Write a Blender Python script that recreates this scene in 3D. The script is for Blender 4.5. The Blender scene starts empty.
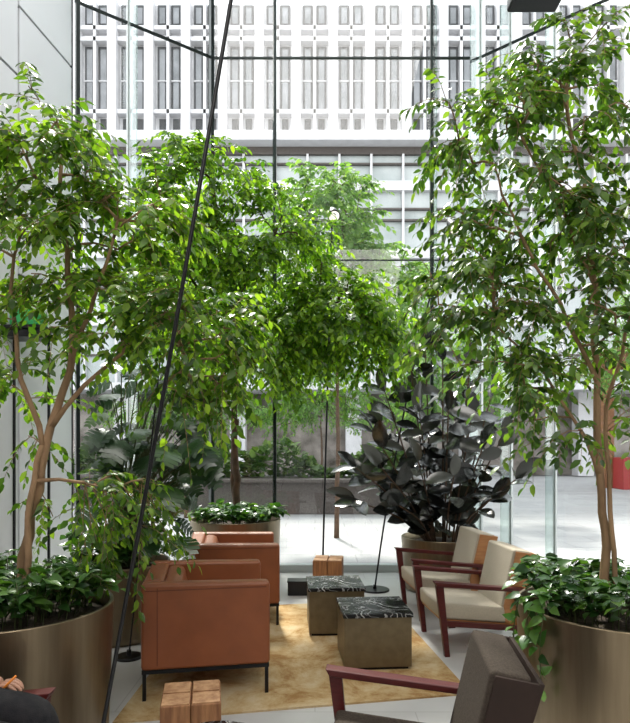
import bpy, math, random
import numpy as np
from mathutils import Vector, Matrix, Quaternion

scene = bpy.context.scene
COL = scene.collection
rng = np.random.default_rng(7)
random.seed(7)

# ------------------------------------------------------------------ materials
def new_mat(name):
    m = bpy.data.materials.new(name); m.use_nodes = True
    nt = m.node_tree; nt.nodes.clear()
    out = nt.nodes.new('ShaderNodeOutputMaterial')
    return m, nt, out

def pmat(name, col, rough=0.5, metal=0.0, col2=None, scale=8.0, bump=0.0, bscale=60.0, stretch=(1,1,1), spec=0.5, emis=None, sheen=0.0, coat=0.0):
    m, nt, out = new_mat(name)
    b = nt.nodes.new('ShaderNodeBsdfPrincipled')
    nt.links.new(b.outputs[0], out.inputs[0])
    b.inputs['Base Color'].default_value = (*col, 1)
    b.inputs['Roughness'].default_value = rough
    b.inputs['Metallic'].default_value = metal
    b.inputs['Specular IOR Level'].default_value = spec
    b.inputs['Coat Weight'].default_value = coat
    if emis:
        b.inputs['Emission Color'].default_value = (*emis[0], 1)
        b.inputs['Emission Strength'].default_value = emis[1]
    tc = nt.nodes.new('ShaderNodeTexCoord')
    mp = nt.nodes.new('ShaderNodeMapping'); mp.inputs['Scale'].default_value = stretch
    nt.links.new(tc.outputs['Object'], mp.inputs[0])
    if col2 is not None:
        n = nt.nodes.new('ShaderNodeTexNoise'); n.inputs['Scale'].default_value = scale; n.inputs['Detail'].default_value = 6
        nt.links.new(mp.outputs[0], n.inputs[0])
        r = nt.nodes.new('ShaderNodeValToRGB')
        r.color_ramp.elements[0].position = 0.35; r.color_ramp.elements[1].position = 0.65
        r.color_ramp.elements[0].color = (*col, 1); r.color_ramp.elements[1].color = (*col2, 1)
        nt.links.new(n.outputs[0], r.inputs[0]); nt.links.new(r.outputs[0], b.inputs['Base Color'])
    if bump > 0:
        n2 = nt.nodes.new('ShaderNodeTexNoise'); n2.inputs['Scale'].default_value = bscale; n2.inputs['Detail'].default_value = 4
        nt.links.new(mp.outputs[0], n2.inputs[0])
        bp = nt.nodes.new('ShaderNodeBump'); bp.inputs['Strength'].default_value = bump; bp.inputs['Distance'].default_value = 0.01
        nt.links.new(n2.outputs[0], bp.inputs['Height']); nt.links.new(bp.outputs[0], b.inputs['Normal'])
    return m

def leaf_mat(name, c1, c2, c3, trans=0.45, rough=0.35, gloss=0.5):
    m, nt, out = new_mat(name)
    geo = nt.nodes.new('ShaderNodeNewGeometry')
    r = nt.nodes.new('ShaderNodeValToRGB')
    cr = r.color_ramp
    cr.elements[0].position = 0; cr.elements[0].color = (*c1, 1)
    cr.elements[1].position = 1; cr.elements[1].color = (*c3, 1)
    e = cr.elements.new(0.55); e.color = (*c2, 1)
    nt.links.new(geo.outputs['Random Per Island'], r.inputs[0])
    b = nt.nodes.new('ShaderNodeBsdfPrincipled')
    b.inputs['Roughness'].default_value = rough
    b.inputs['Specular IOR Level'].default_value = gloss
    nt.links.new(r.outputs[0], b.inputs['Base Color'])
    t = nt.nodes.new('ShaderNodeBsdfTranslucent')
    mx = nt.nodes.new('ShaderNodeMix'); mx.data_type = 'RGBA'; mx.blend_type = 'MULTIPLY'
    mx.inputs[0].default_value = 1.0
    nt.links.new(r.outputs[0], mx.inputs[6]); mx.inputs[7].default_value = (2.3, 2.4, 0.9, 1)
    nt.links.new(mx.outputs[2], t.inputs[0])
    ms = nt.nodes.new('ShaderNodeMixShader'); ms.inputs[0].default_value = trans
    nt.links.new(b.outputs[0], ms.inputs[1]); nt.links.new(t.outputs[0], ms.inputs[2])
    nt.links.new(ms.outputs[0], out.inputs[0])
    return m

def glass_mat(name, tint=(0.975, 0.985, 0.98), k=0.5, base=0.04):
    m, nt, out = new_mat(name)
    tr = nt.nodes.new('ShaderNodeBsdfTransparent'); tr.inputs[0].default_value = (*tint, 1)
    gl = nt.nodes.new('ShaderNodeBsdfGlossy'); gl.inputs['Roughness'].default_value = 0.02
    lw = nt.nodes.new('ShaderNodeLayerWeight'); lw.inputs[0].default_value = 0.5
    pw = nt.nodes.new('ShaderNodeMath'); pw.operation = 'POWER'; pw.inputs[1].default_value = 4.0
    mu = nt.nodes.new('ShaderNodeMath'); mu.operation = 'MULTIPLY_ADD'; mu.inputs[1].default_value = k; mu.inputs[2].default_value = base
    nt.links.new(lw.outputs['Facing'], pw.inputs[0]); nt.links.new(pw.outputs[0], mu.inputs[0])
    ms = nt.nodes.new('ShaderNodeMixShader')
    nt.links.new(mu.outputs[0], ms.inputs[0]); nt.links.new(tr.outputs[0], ms.inputs[1]); nt.links.new(gl.outputs[0], ms.inputs[2])
    nt.links.new(ms.outputs[0], out.inputs[0])
    return m

def marble_mat(name):
    m, nt, out = new_mat(name)
    b = nt.nodes.new('ShaderNodeBsdfPrincipled'); nt.links.new(b.outputs[0], out.inputs[0])
    b.inputs['Roughness'].default_value = 0.22; b.inputs['Specular IOR Level'].default_value = 0.2
    tc = nt.nodes.new('ShaderNodeTexCoord')
    n = nt.nodes.new('ShaderNodeTexNoise'); n.inputs['Scale'].default_value = 3.2; n.inputs['Detail'].default_value = 3; n.inputs['Distortion'].default_value = 1.5
    nt.links.new(tc.outputs['Object'], n.inputs[0])
    r = nt.nodes.new('ShaderNodeValToRGB'); cr = r.color_ramp
    cr.elements[0].position = 0.0; cr.elements[0].color = (0.008, 0.008, 0.010, 1)
    cr.elements[1].position = 1.0; cr.elements[1].color = (0.008, 0.008, 0.010, 1)
    for p, v in ((0.42, 0.010), (0.43, 0.35), (0.44, 0.010), (0.50, 0.010), (0.512, 0.7), (0.524, 0.012), (0.60, 0.010), (0.608, 0.45), (0.616, 0.010)):
        e = cr.elements.new(p); e.color = (v, v, v, 1)
    nt.links.new(n.outputs[0], r.inputs[0]); nt.links.new(r.outputs[0], b.inputs['Base Color'])
    return m

def tile_mat(name, c1, c2, mortar, scale, bw, bh, rough=0.35, msize=0.01):
    m, nt, out = new_mat(name)
    b = nt.nodes.new('ShaderNodeBsdfPrincipled'); nt.links.new(b.outputs[0], out.inputs[0])
    b.inputs['Roughness'].default_value = rough
    tc = nt.nodes.new('ShaderNodeTexCoord')
    br = nt.nodes.new('ShaderNodeTexBrick')
    br.inputs['Color1'].default_value = (*c1, 1); br.inputs['Color2'].default_value = (*c2, 1); br.inputs['Mortar'].default_value = (*mortar, 1)
    br.inputs['Scale'].default_value = scale; br.inputs['Brick Width'].default_value = bw; br.inputs['Row Height'].default_value = bh
    br.inputs['Mortar Size'].default_value = msize
    br.offset = 0.5
    nt.links.new(tc.outputs['Object'], br.inputs[0])
    n = nt.nodes.new('ShaderNodeTexNoise'); n.inputs['Scale'].default_value = 3; n.inputs['Detail'].default_value = 8
    nt.links.new(tc.outputs['Object'], n.inputs[0])
    mx = nt.nodes.new('ShaderNodeMix'); mx.data_type = 'RGBA'; mx.blend_type = 'MULTIPLY'; mx.inputs[0].default_value = 0.2
    nt.links.new(br.outputs[0], mx.inputs[6]); nt.links.new(n.outputs[0], mx.inputs[7])
    nt.links.new(mx.outputs[2], b.inputs['Base Color'])
    return m

def rug_mat(name):
    m, nt, out = new_mat(name)
    b = nt.nodes.new('ShaderNodeBsdfPrincipled'); nt.links.new(b.outputs[0], out.inputs[0])
    b.inputs['Roughness'].default_value = 0.95; b.inputs['Specular IOR Level'].default_value = 0.1
    tc = nt.nodes.new('ShaderNodeTexCoord')
    w = nt.nodes.new('ShaderNodeTexNoise'); w.inputs['Scale'].default_value = 2.6; w.inputs['Detail'].default_value = 10; w.inputs['Roughness'].default_value = 0.75; w.inputs['Distortion'].default_value = 0.4
    nt.links.new(tc.outputs['Object'], w.inputs[0])
    r = nt.nodes.new('ShaderNodeValToRGB'); cr = r.color_ramp
    cr.elements[0].position = 0.40; cr.elements[0].color = (0.32, 0.18, 0.07, 1)
    cr.elements[1].position = 0.60; cr.elements[1].color = (0.55, 0.43, 0.27, 1)
    e = cr.elements.new(0.5); e.color = (0.47, 0.33, 0.165, 1)
    nt.links.new(w.outputs[0], r.inputs[0]); nt.links.new(r.outputs[0], b.inputs['Base Color'])
    n2 = nt.nodes.new('ShaderNodeTexNoise'); n2.inputs['Scale'].default_value = 220
    nt.links.new(tc.outputs['Object'], n2.inputs[0])
    bp = nt.nodes.new('ShaderNodeBump'); bp.inputs['Strength'].default_value = 0.5; bp.inputs['Distance'].default_value = 0.01
    nt.links.new(n2.outputs[0], bp.inputs['Height']); nt.links.new(bp.outputs[0], b.inputs['Normal'])
    return m

M = {}
M['bronze'] = pmat('bronze_metal', (0.20, 0.155, 0.10), 0.36, 0.92, (0.24, 0.19, 0.125), 30, 0.05, 200, (1, 1, 0.05))
M['bronze2'] = pmat('bronze_box', (0.15, 0.115, 0.065), 0.4, 0.6, (0.18, 0.14, 0.08), 20, 0.03, 200)
M['soil'] = pmat('soil', (0.03, 0.02, 0.013), 0.95, 0, (0.06, 0.04, 0.025), 30, 0.8, 60)
M['leather'] = pmat('tan_leather', (0.215, 0.062, 0.020), 0.42, 0, (0.26, 0.077, 0.026), 5, 0.15, 250)
M['seam'] = pmat('leather_seam', (0.12, 0.03, 0.012), 0.6)
M['black'] = pmat('black_metal', (0.010, 0.010, 0.011), 0.35, 0.5)
M['marble'] = marble_mat('black_marble')
M['burg'] = pmat('burgundy_wood', (0.085, 0.013, 0.012), 0.4, 0, (0.06, 0.010, 0.010), 12, 0.05, 80, (1, 8, 8), 0.3)
M['ply'] = pmat('oak_plywood', (0.44, 0.20, 0.07), 0.45, 0, (0.36, 0.15, 0.05), 10, 0.05, 80, (1, 6, 6))
M['cream'] = pmat('cream_fabric', (0.50, 0.44, 0.35), 0.95, 0, (0.44, 0.39, 0.31), 120, 0.4, 400)
M['taupe'] = pmat('taupe_fabric', (0.04, 0.030, 0.024), 0.95, 0, (0.065, 0.052, 0.041), 120, 0.4, 400, (1, 1, 1), 0.2)
M['dwood'] = pmat('walnut_side', (0.03, 0.018, 0.014), 0.7, 0, (0.024, 0.015, 0.012), 10, 0, 60, (1, 1, 1), 0.2)
M['timber'] = pmat('timber_block', (0.34, 0.16, 0.065), 0.6, 0, (0.18, 0.075, 0.03), 7, 0.3, 50, (6, 6, 0.6))
M['timber_end'] = pmat('timber_endgrain', (0.44, 0.25, 0.125), 0.7, 0, (0.26, 0.125, 0.055), 22, 0.3, 60)
M['floor'] = tile_mat('stone_floor', (0.56, 0.555, 0.55), (0.53, 0.525, 0.52), (0.42, 0.41, 0.40), 1, 1.2, 1.2, 0.3, 0.004)
M['pave'] = tile_mat('plaza_pavers', (0.38, 0.38, 0.38), (0.33, 0.33, 0.33), (0.25, 0.25, 0.25), 1, 1.2, 0.6, 0.8, 0.01)
M['rug'] = rug_mat('woven_rug')
M['wall'] = pmat('painted_plaster', (0.50, 0.50, 0.51), 0.7, 0, (0.48, 0.48, 0.49), 3)
M['panel'] = pmat('wall_cladding_panel', (0.72, 0.73, 0.77), 0.35, 0, (0.69, 0.70, 0.74), 1.2)
M['joint'] = pmat('dark_joint', (0.03, 0.03, 0.035), 0.6)
M['mull'] = pmat('dark_mullion', (0.016, 0.024, 0.024), 0.35, 0.5)
M['lmull'] = pmat('light_mullion', (0.42, 0.45, 0.45), 0.4, 0.3)
M['glass'] = glass_mat('window_glass')
M['finglass'] = glass_mat('green_fin_glass', (0.80, 0.88, 0.86), 0.4, 0.10)
M['conc'] = pmat('facade_concrete', (0.58, 0.58, 0.60), 0.8, 0, (0.50, 0.50, 0.52), 2)
M['fwin'] = pmat('facade_window', (0.13, 0.14, 0.15), 0.3, 0, (0.26, 0.27, 0.29), 0.8)
M['ftrim'] = pmat('facade_window_trim', (0.035, 0.037, 0.04), 0.5)
M['fglass'] = pmat('podium_glass', (0.26, 0.30, 0.30), 0.15, 0, (0.42, 0.45, 0.46), 0.5)
M['shop'] = pmat('shopfront', (0.05, 0.04, 0.03), 0.3, 0, (0.28, 0.25, 0.23), 0.9)
M['granite'] = pmat('dark_granite', (0.045, 0.036, 0.032), 0.6, 0, (0.075, 0.063, 0.057), 20)
M['pavtimber'] = pmat('pavilion_timber', (0.26, 0.12, 0.05), 0.7, 0, (0.19, 0.08, 0.035), 4)
M['redpaint'] = pmat('red_paint', (0.32, 0.03, 0.03), 0.5)
M['bark'] = pmat('ficus_bark', (0.34, 0.21, 0.115), 0.85, 0, (0.19, 0.115, 0.062), 14, 0.5, 60, (1, 1, 0.35))
M['barkd'] = pmat('dark_bark', (0.10, 0.055, 0.03), 0.85, 0, (0.06, 0.035, 0.02), 14, 0.5, 60)
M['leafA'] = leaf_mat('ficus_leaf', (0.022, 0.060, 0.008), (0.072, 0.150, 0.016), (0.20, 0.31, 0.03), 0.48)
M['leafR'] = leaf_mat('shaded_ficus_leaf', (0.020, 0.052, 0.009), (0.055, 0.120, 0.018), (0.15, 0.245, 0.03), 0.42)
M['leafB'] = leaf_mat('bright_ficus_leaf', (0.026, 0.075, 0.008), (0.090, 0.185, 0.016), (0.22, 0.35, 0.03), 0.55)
M['leafC'] = leaf_mat('pothos_leaf', (0.012, 0.045, 0.010), (0.035, 0.10, 0.018), (0.09, 0.18, 0.035), 0.25, 0.3)
M['leafD'] = leaf_mat('rubber_leaf', (0.010, 0.012, 0.012), (0.024, 0.028, 0.026), (0.075, 0.08, 0.07), 0.04, 0.22, 1.0)
M['leafE'] = leaf_mat('monstera_leaf', (0.008, 0.030, 0.010), (0.022, 0.065, 0.016), (0.06, 0.125, 0.03), 0.15, 0.28, 0.8)
M['leafO'] = leaf_mat('outdoor_leaf', (0.07, 0.15, 0.045), (0.11, 0.21, 0.06), (0.18, 0.28, 0.09), 0.4, 0.6, 0.2)  # greens paled to put the outdoor haze into the leaf colour
M['leafH'] = leaf_mat('hedge_leaf', (0.02, 0.05, 0.014), (0.045, 0.09, 0.022), (0.10, 0.16, 0.045), 0.2, 0.6, 0.2)
M['stem'] = pmat('green_stem', (0.07, 0.09, 0.03), 0.6)
M['skin'] = pmat('skin', (0.46, 0.25, 0.17), 0.5)
M['cloth'] = pmat('dark_clothing', (0.014, 0.014, 0.017), 0.9, 0, (0.024, 0.023, 0.025), 30, 0.3, 200, (1, 1, 1), 0.2)
M['hair'] = pmat('dark_hair', (0.02, 0.012, 0.008), 0.6, 0, (0.04, 0.025, 0.015), 60)
M['eyew'] = pmat('eye_white', (0.8, 0.8, 0.78), 0.2)
M['lip'] = pmat('lips', (0.45, 0.16, 0.13), 0.5)
M['lampglow'] = pmat('lamp_diffuser', (0.8, 0.78, 0.72), 0.4, 0, emis=((1, 0.93, 0.8), 0.6))
M['green'] = pmat('green_plastic', (0.03, 0.35, 0.10), 0.4)
M['pen'] = pmat('orange_pen', (0.8, 0.25, 0.03), 0.4)

# ------------------------------------------------------------------ helpers
def link(o, parent=None):
    COL.objects.link(o)
    if parent is not None: o.parent = parent
    return o

def empty(name, loc=(0, 0, 0), rz=0.0):
    e = bpy.data.objects.new(name, None); e.location = loc; e.rotation_euler = (0, 0, rz); e.empty_display_size = 0.1
    return link(e)

def mesh_obj(name, verts, faces, mat, parent=None, smooth=False, loc=(0, 0, 0), bevel=0, seg=2):
    me = bpy.data.meshes.new(name)
    me.from_pydata([tuple(v) for v in verts], [], [tuple(f) for f in faces])
    me.update()
    mats = mat if isinstance(mat, (list, tuple)) else [mat]
    for m in mats: me.materials.append(m)
    if smooth:
        me.polygons.foreach_set('use_smooth', [True] * len(me.polygons))
    o = bpy.data.objects.new(name, me); o.location = loc
    link(o, parent)
    if bevel > 0:
        b = o.modifiers.new('bevel', 'BEVEL'); b.width = bevel; b.segments = seg; b.limit_method = 'ANGLE'; b.angle_limit = math.radians(35)
        me.polygons.foreach_set('use_smooth', [True] * len(me.polygons))
        w = o.modifiers.new('wn', 'WEIGHTED_NORMAL'); w.keep_sharp = True
    return o

BF = [(0, 3, 2, 1), (4, 5, 6, 7), (0, 1, 5, 4), (1, 2, 6, 5), (2, 3, 7, 6), (3, 0, 4, 7)]
def bverts(c, s):
    x, y, z = c; a, b, d = s[0] / 2, s[1] / 2, s[2] / 2
    return [(x-a, y-b, z-d), (x+a, y-b, z-d), (x+a, y+b, z-d), (x-a, y+b, z-d), (x-a, y-b, z+d), (x+a, y-b, z+d), (x+a, y+b, z+d), (x-a, y+b, z+d)]

def box(name, c, s, mat, parent=None, bevel=0, seg=2):
    return mesh_obj(name, bverts(c, s), BF, mat, parent, bevel=bevel, seg=seg)

def boxes(name, lst, mat, parent=None, bevel=0):
    V, F = [], []
    for c, s in lst:
        k = len(V); V += bverts(c, s); F += [tuple(i + k for i in f) for f in BF]
    return mesh_obj(name, V, F, mat, parent, bevel=bevel)

def prism_xz(name, pts, y0, y1, mat, parent=None, bevel=0):
    n = len(pts)
    V = [(p[0], y0, p[1]) for p in pts] + [(p[0], y1, p[1]) for p in pts]
    F = [tuple(range(n)), tuple(reversed(range(n, 2 * n)))]
    for i in range(n):
        j = (i + 1) % n; F.append((j, i, i + n, j + n))
    o = mesh_obj(name, V, F, mat, parent, bevel=bevel)
    return o

def prism_xy(name, pts, z0, z1, mat, parent=None, bevel=0):
    n = len(pts)
    V = [(p[0], p[1], z0) for p in pts] + [(p[0], p[1], z1) for p in pts]
    F = [tuple(reversed(range(n))), tuple(range(n, 2 * n))]
    for i in range(n):
        j = (i + 1) % n; F.append((i, j, j + n, i + n))
    return mesh_obj(name, V, F, mat, parent, bevel=bevel)

def lathe(name, prof, seg, mat, parent=None, loc=(0, 0, 0)):
    V, F = [], []
    for r, z in prof:
        for i in range(seg):
            a = 2 * math.pi * i / seg; V.append((r * math.cos(a), r * math.sin(a), z))
    for k in range(len(prof) - 1):
        for i in range(seg):
            j = (i + 1) % seg
            F.append((k * seg + i, k * seg + j, (k + 1) * seg + j, (k + 1) * seg + i))
    F.append(tuple(reversed(range(seg))))
    b = (len(prof) - 1) * seg; F.append(tuple(range(b, b + seg)))
    o = mesh_obj(name, V, F, mat, parent, smooth=True, loc=loc)
    m = o.modifiers.new('es', 'EDGE_SPLIT'); m.split_angle = math.radians(35)
    return o

def tube(P, R, sides, V, F):
    P = [np.array(p, float) for p in P]
    k0 = len(V); prev = None
    for i, p in enumerate(P):
        t = P[min(i + 1, len(P) - 1)] - P[max(i - 1, 0)]
        t = t / (np.linalg.norm(t) + 1e-9)
        if prev is None:
            a = np.array([1, 0, 0]) if abs(t[0]) < 0.8 else np.array([0, 1, 0])
            s = np.cross(t, a)
        else:
            s = prev - t * np.dot(prev, t)
        s /= np.linalg.norm(s) + 1e-9; prev = s
        u = np.cross(t, s)
        for j in range(sides):
            a = 2 * math.pi * j / sides
            V.append(tuple(p + R[i] * (math.cos(a) * s + math.sin(a) * u)))
    for i in range(len(P) - 1):
        for j in range(sides):
            q = (j + 1) % sides
            F.append((k0 + i * sides + j, k0 + i * sides + q, k0 + (i + 1) * sides + q, k0 + (i + 1) * sides + j))
    F.append(tuple(k0 + j for j in reversed(range(sides))))
    e = k0 + (len(P) - 1) * sides; F.append(tuple(e + j for j in range(sides)))

def tube_obj(name, paths, mat, parent=None, sides=10):
    V, F = [], []
    for P, R in paths: tube(P, R, sides, V, F)
    return mesh_obj(name, V, F, mat, parent, smooth=True)

# leaves
def leaf_template(profile, fold=0.25, droop=0.25):
    V = [(0, 0, 0)]; F = []
    for u, h in profile:
        w = -droop * u * u
        V += [(u, -h, w + fold * h), (u, 0, w), (u, h, w + fold * h)]
    V.append((1, 0, -droop))
    F += [(0, 2, 1), (0, 3, 2)]
    for k in range(len(profile) - 1):
        a = 1 + 3 * k; b = a + 3
        F += [(a, a + 1, b + 1, b), (a + 1, a + 2, b + 2, b + 1)]
    a = 1 + 3 * (len(profile) - 1); t = len(V) - 1
    F += [(a, a + 1, t), (a + 1, a + 2, t)]
    return np.array(V, float), F

T_FICUS = leaf_template([(0.3, 0.22), (0.65, 0.20)], 0.25, 0.18)
T_POTHOS = leaf_template([(0.12, 0.27), (0.45, 0.33), (0.8, 0.15)], 0.2, 0.3)
T_RUBBER = leaf_template([(0.12, 0.13), (0.3, 0.22), (0.5, 0.26), (0.72, 0.23), (0.9, 0.12)], 0.3, 0.16)
def monstera_template():
    V = []; F = []
    spine = [0, 0.15, 0.3, 0.45, 0.6, 0.75, 0.88, 1.0]
    for u in spine: V.append((u, 0, -0.3 * u * u))
    hw = [0.36, 0.46, 0.48, 0.44, 0.34, 0.2]
    for sgn in (-1, 1):
        for i in range(6):
            u0, u1 = spine[i], spine[i + 1]
            k = len(V)
            h = hw[i]; off = 0.08
            V.append((u0 + 0.01 + off, sgn * h * 0.95, -0.3 * u0 * u0 - 0.10 * h))
            V.append((u1 - 0.012 + off, sgn * h, -0.3 * u1 * u1 - 0.10 * h))
            f = (i, i + 1, k + 1, k) if sgn > 0 else (i, k, k + 1, i + 1)
            F.append(f)
    return np.array(V, float), F
T_MONST = monstera_template()

def norm(a): return a / (np.linalg.norm(a, axis=-1, keepdims=True) + 1e-9)

def leaves_obj(name, pos, dr, up, L, tmpl, mat, parent=None, wscale=None):
    pos = np.array(pos, float); dr = norm(np.array(dr, float)); up = np.array(up, float); L = np.array(L, float)
    n = len(pos)
    s = norm(np.cross(dr, up)); nn = np.cross(s, dr)
    TV, TF = tmpl; m = len(TV)
    ws = np.ones(n) if wscale is None else wscale
    W = pos[:, None, :] + L[:, None, None] * (TV[None, :, 0:1] * dr[:, None, :] + (TV[None, :, 1:2] * ws[:, None, None]) * s[:, None, :] + TV[None, :, 2:3] * nn[:, None, :])
    V = W.reshape(-1, 3)
    me = bpy.data.meshes.new(name)
    sizes = [len(f) for f in TF]; flat = np.concatenate([np.array(f) for f in TF])
    idx = (flat[None, :] + (np.arange(n) * m)[:, None]).ravel()
    tot = np.tile(np.array(sizes), n); st = np.concatenate([[0], np.cumsum(tot)[:-1]])
    me.vertices.add(len(V)); me.vertices.foreach_set('co', V.ravel())
    me.loops.add(len(idx)); me.loops.foreach_set('vertex_index', idx.astype(np.int32))
    me.polygons.add(len(tot)); me.polygons.foreach_set('loop_start', st.astype(np.int32)); me.polygons.foreach_set('loop_total', tot.astype(np.int32))
    me.polygons.foreach_set('use_smooth', [True] * len(tot))
    me.update(calc_edges=True); me.validate()
    me.materials.append(mat)
    o = bpy.data.objects.new(name, me); link(o, parent)
    return o

def resample(P, step):
    P = [np.array(p, float) for p in P]; out = [P[0]]
    n = len(P)
    for i in range(n - 1):
        p0 = P[max(i - 1, 0)]; p1 = P[i]; p2 = P[i + 1]; p3 = P[min(i + 2, n - 1)]
        k = max(2, int(np.linalg.norm(p2 - p1) / step))
        for j in range(1, k + 1):
            t = j / k
            out.append(0.5 * ((2 * p1) + (-p0 + p2) * t + (2 * p0 - 5 * p1 + 4 * p2 - p3) * t * t + (-p0 + 3 * p1 - 3 * p2 + p3) * t ** 3))
    return out

def grow_tree(parent, trunks, blobs, leaf_len, mat, bark, seed, twigs=3, nleaf=9, twl=(0.16, 0.34), r_tip=0.0028, step=0.1, droop=0.5, ymax=None):
    r = np.random.default_rng(seed)
    nodes = []; par = []; cnt = []; paths = []
    fixed = {}
    for P, r0, r1 in trunks:
        pts = resample(P, step)
        start = None
        if nodes:
            A = np.array(nodes); d = np.linalg.norm(A - pts[0], axis=1); k = int(d.argmin())
            if d[k] < 0.2: start = k
        ids = []
        if start is not None: ids.append(start)
        for i, p in enumerate(pts):
            if start is not None and i == 0: continue
            jit = r.normal(0, 0.006, 3) if 0 < i < len(pts) - 1 else 0
            nodes.append(p + jit); par.append(ids[-1] if ids else -1); cnt.append(0)
            ids.append(len(nodes) - 1)
        for q, i in enumerate(ids):
            rr = r0 + (r1 - r0) * (q / max(1, len(ids) - 1)) ** 0.8
            fixed[i] = max(fixed.get(i, 0), rr) if i != start else fixed[i]
        paths.append(('T', ids, r0))
    pts = []
    for c, rad, n in blobs:
        for _ in range(n):
            v = r.normal(0, 1, 3); v /= np.linalg.norm(v); v *= r.uniform(0.15, 1) ** 0.45
            p = np.array(c) + v * np.array(rad)
            if ymax is not None: p[1] = min(p[1], ymax)
            pts.append((p, np.array(c)))
    A = np.array(nodes)
    pts.sort(key=lambda q: np.min(np.linalg.norm(A - q[0], axis=1)))
    zlo = nodes[0][2] + 0.45 * (max(n[2] for n in nodes) - nodes[0][2]) * 0.6
    for p, c in pts:
        A = np.array(nodes)
        d = np.linalg.norm(A - p, axis=1)
        cost = d + 0.8 * np.maximum(0, A[:, 2] - p[2] + 0.02) + 3.0 * np.maximum(0, zlo - A[:, 2])
        k = int(cost.argmin()); a = A[k]
        L = d[k]; m = max(2, int(L / step))
        ids = [k]
        mid = (a + p) / 2 + np.array([0, 0, 0.12 * L]) + r.normal(0, 0.04 * L, 3)
        for j in range(1, m + 1):
            t = j / m
            q = (1 - t) ** 2 * a + 2 * t * (1 - t) * mid + t * t * p
            nodes.append(q); par.append(ids[-1]); cnt.append(0); ids.append(len(nodes) - 1)
        paths.append(('B', ids, c))
        i = ids[-1]
        while i >= 0: cnt[i] += 1; i = par[i]
    V, F = [], []
    LP, LD, LU = [], [], []
    for kind, ids, c in paths:
        if kind == 'T':
            tube([nodes[i] for i in ids], [fixed[i] for i in ids], 10, V, F)
            continue
        R = []
        for i in ids: R.append(r_tip * (max(cnt[i], 1)) ** 0.45)
        R[0] = min(R[0], R[1] * 1.3)
        R = [min(x, 0.03) for x in R]
        tube([nodes[i] for i in ids], R, 5, V, F)
        P = [nodes[i] for i in ids]
        for _ in range(twigs):
            t = r.uniform(0.35, 1.0) * (len(P) - 1); i = min(int(t), len(P) - 2); f = t - i
            q = P[i] * (1 - f) + P[i + 1] * f
            tan = P[i + 1] - P[i]; tan /= np.linalg.norm(tan) + 1e-9
            out = q - c; out /= np.linalg.norm(out) + 1e-9
            d = 0.6 * tan + 0.5 * out + r.normal(0, 0.5, 3); d[2] *= 0.7; d /= np.linalg.norm(d)
            L = r.uniform(*twl)
            tp = [q + d * L * u + np.array([0, 0, -droop * L * u * u]) for u in (0, 0.33, 0.66, 1)]
            if ymax is not None:
                for x in tp: x[1] = min(x[1], ymax + 0.1)
            tube(tp, [0.0025, 0.002, 0.0015, 0.001], 3, V, F)
            side = np.cross(d, [0, 0, 1]); side /= np.linalg.norm(side) + 1e-9
            nl = nleaf + r.integers(-2, 3)
            for j in range(nl):
                u = 0.12 + 0.88 * j / (nl - 1)
                pos = q + d * L * u + np.array([0, 0, -droop * L * u * u])
                tg = d + np.array([0, 0, -2 * droop * u]); tg /= np.linalg.norm(tg)
                sg = 1 if j % 2 else -1
                ld = tg * 0.55 + side * sg * 0.75 + np.array([0, 0, -0.35]) + r.normal(0, 0.22, 3)
                if j == nl - 1: ld = tg + r.normal(0, 0.1, 3)
                LP.append(pos); LD.append(ld); LU.append(np.array([0, 0, 1]) + r.normal(0, 0.45, 3) + out * 0.3)
    mesh_obj('trunk_and_branches', V, F, bark, parent, smooth=True)
    n = len(LP)
    leaves_obj('foliage', LP, LD, LU, leaf_len * r.uniform(0.65, 1.2, n), T_FICUS, mat, parent, r.uniform(0.9, 1.25, n))

def planter(parent, c, rad, h, name='planter', mat=None, taper=0.95):
    mat = mat or M['bronze']
    x, y = c; rb = rad * taper
    prof = [(rb - 0.03, 0.0), (rb - 0.025, 0.02), (rb, 0.022), (rad, h - 0.004), (rad - 0.003, h), (rad - 0.018, h), (rad - 0.02, h - 0.003), (rad - 0.025, h - 0.1)]
    lathe(name, prof, 72, mat, parent, loc=(x, y, 0))
    lathe('soil', [(rad - 0.02, h - 0.09), (rad * 0.6, h - 0.05), (0.03, h - 0.03)], 40, M['soil'], parent, loc=(x, y, 0))

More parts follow.
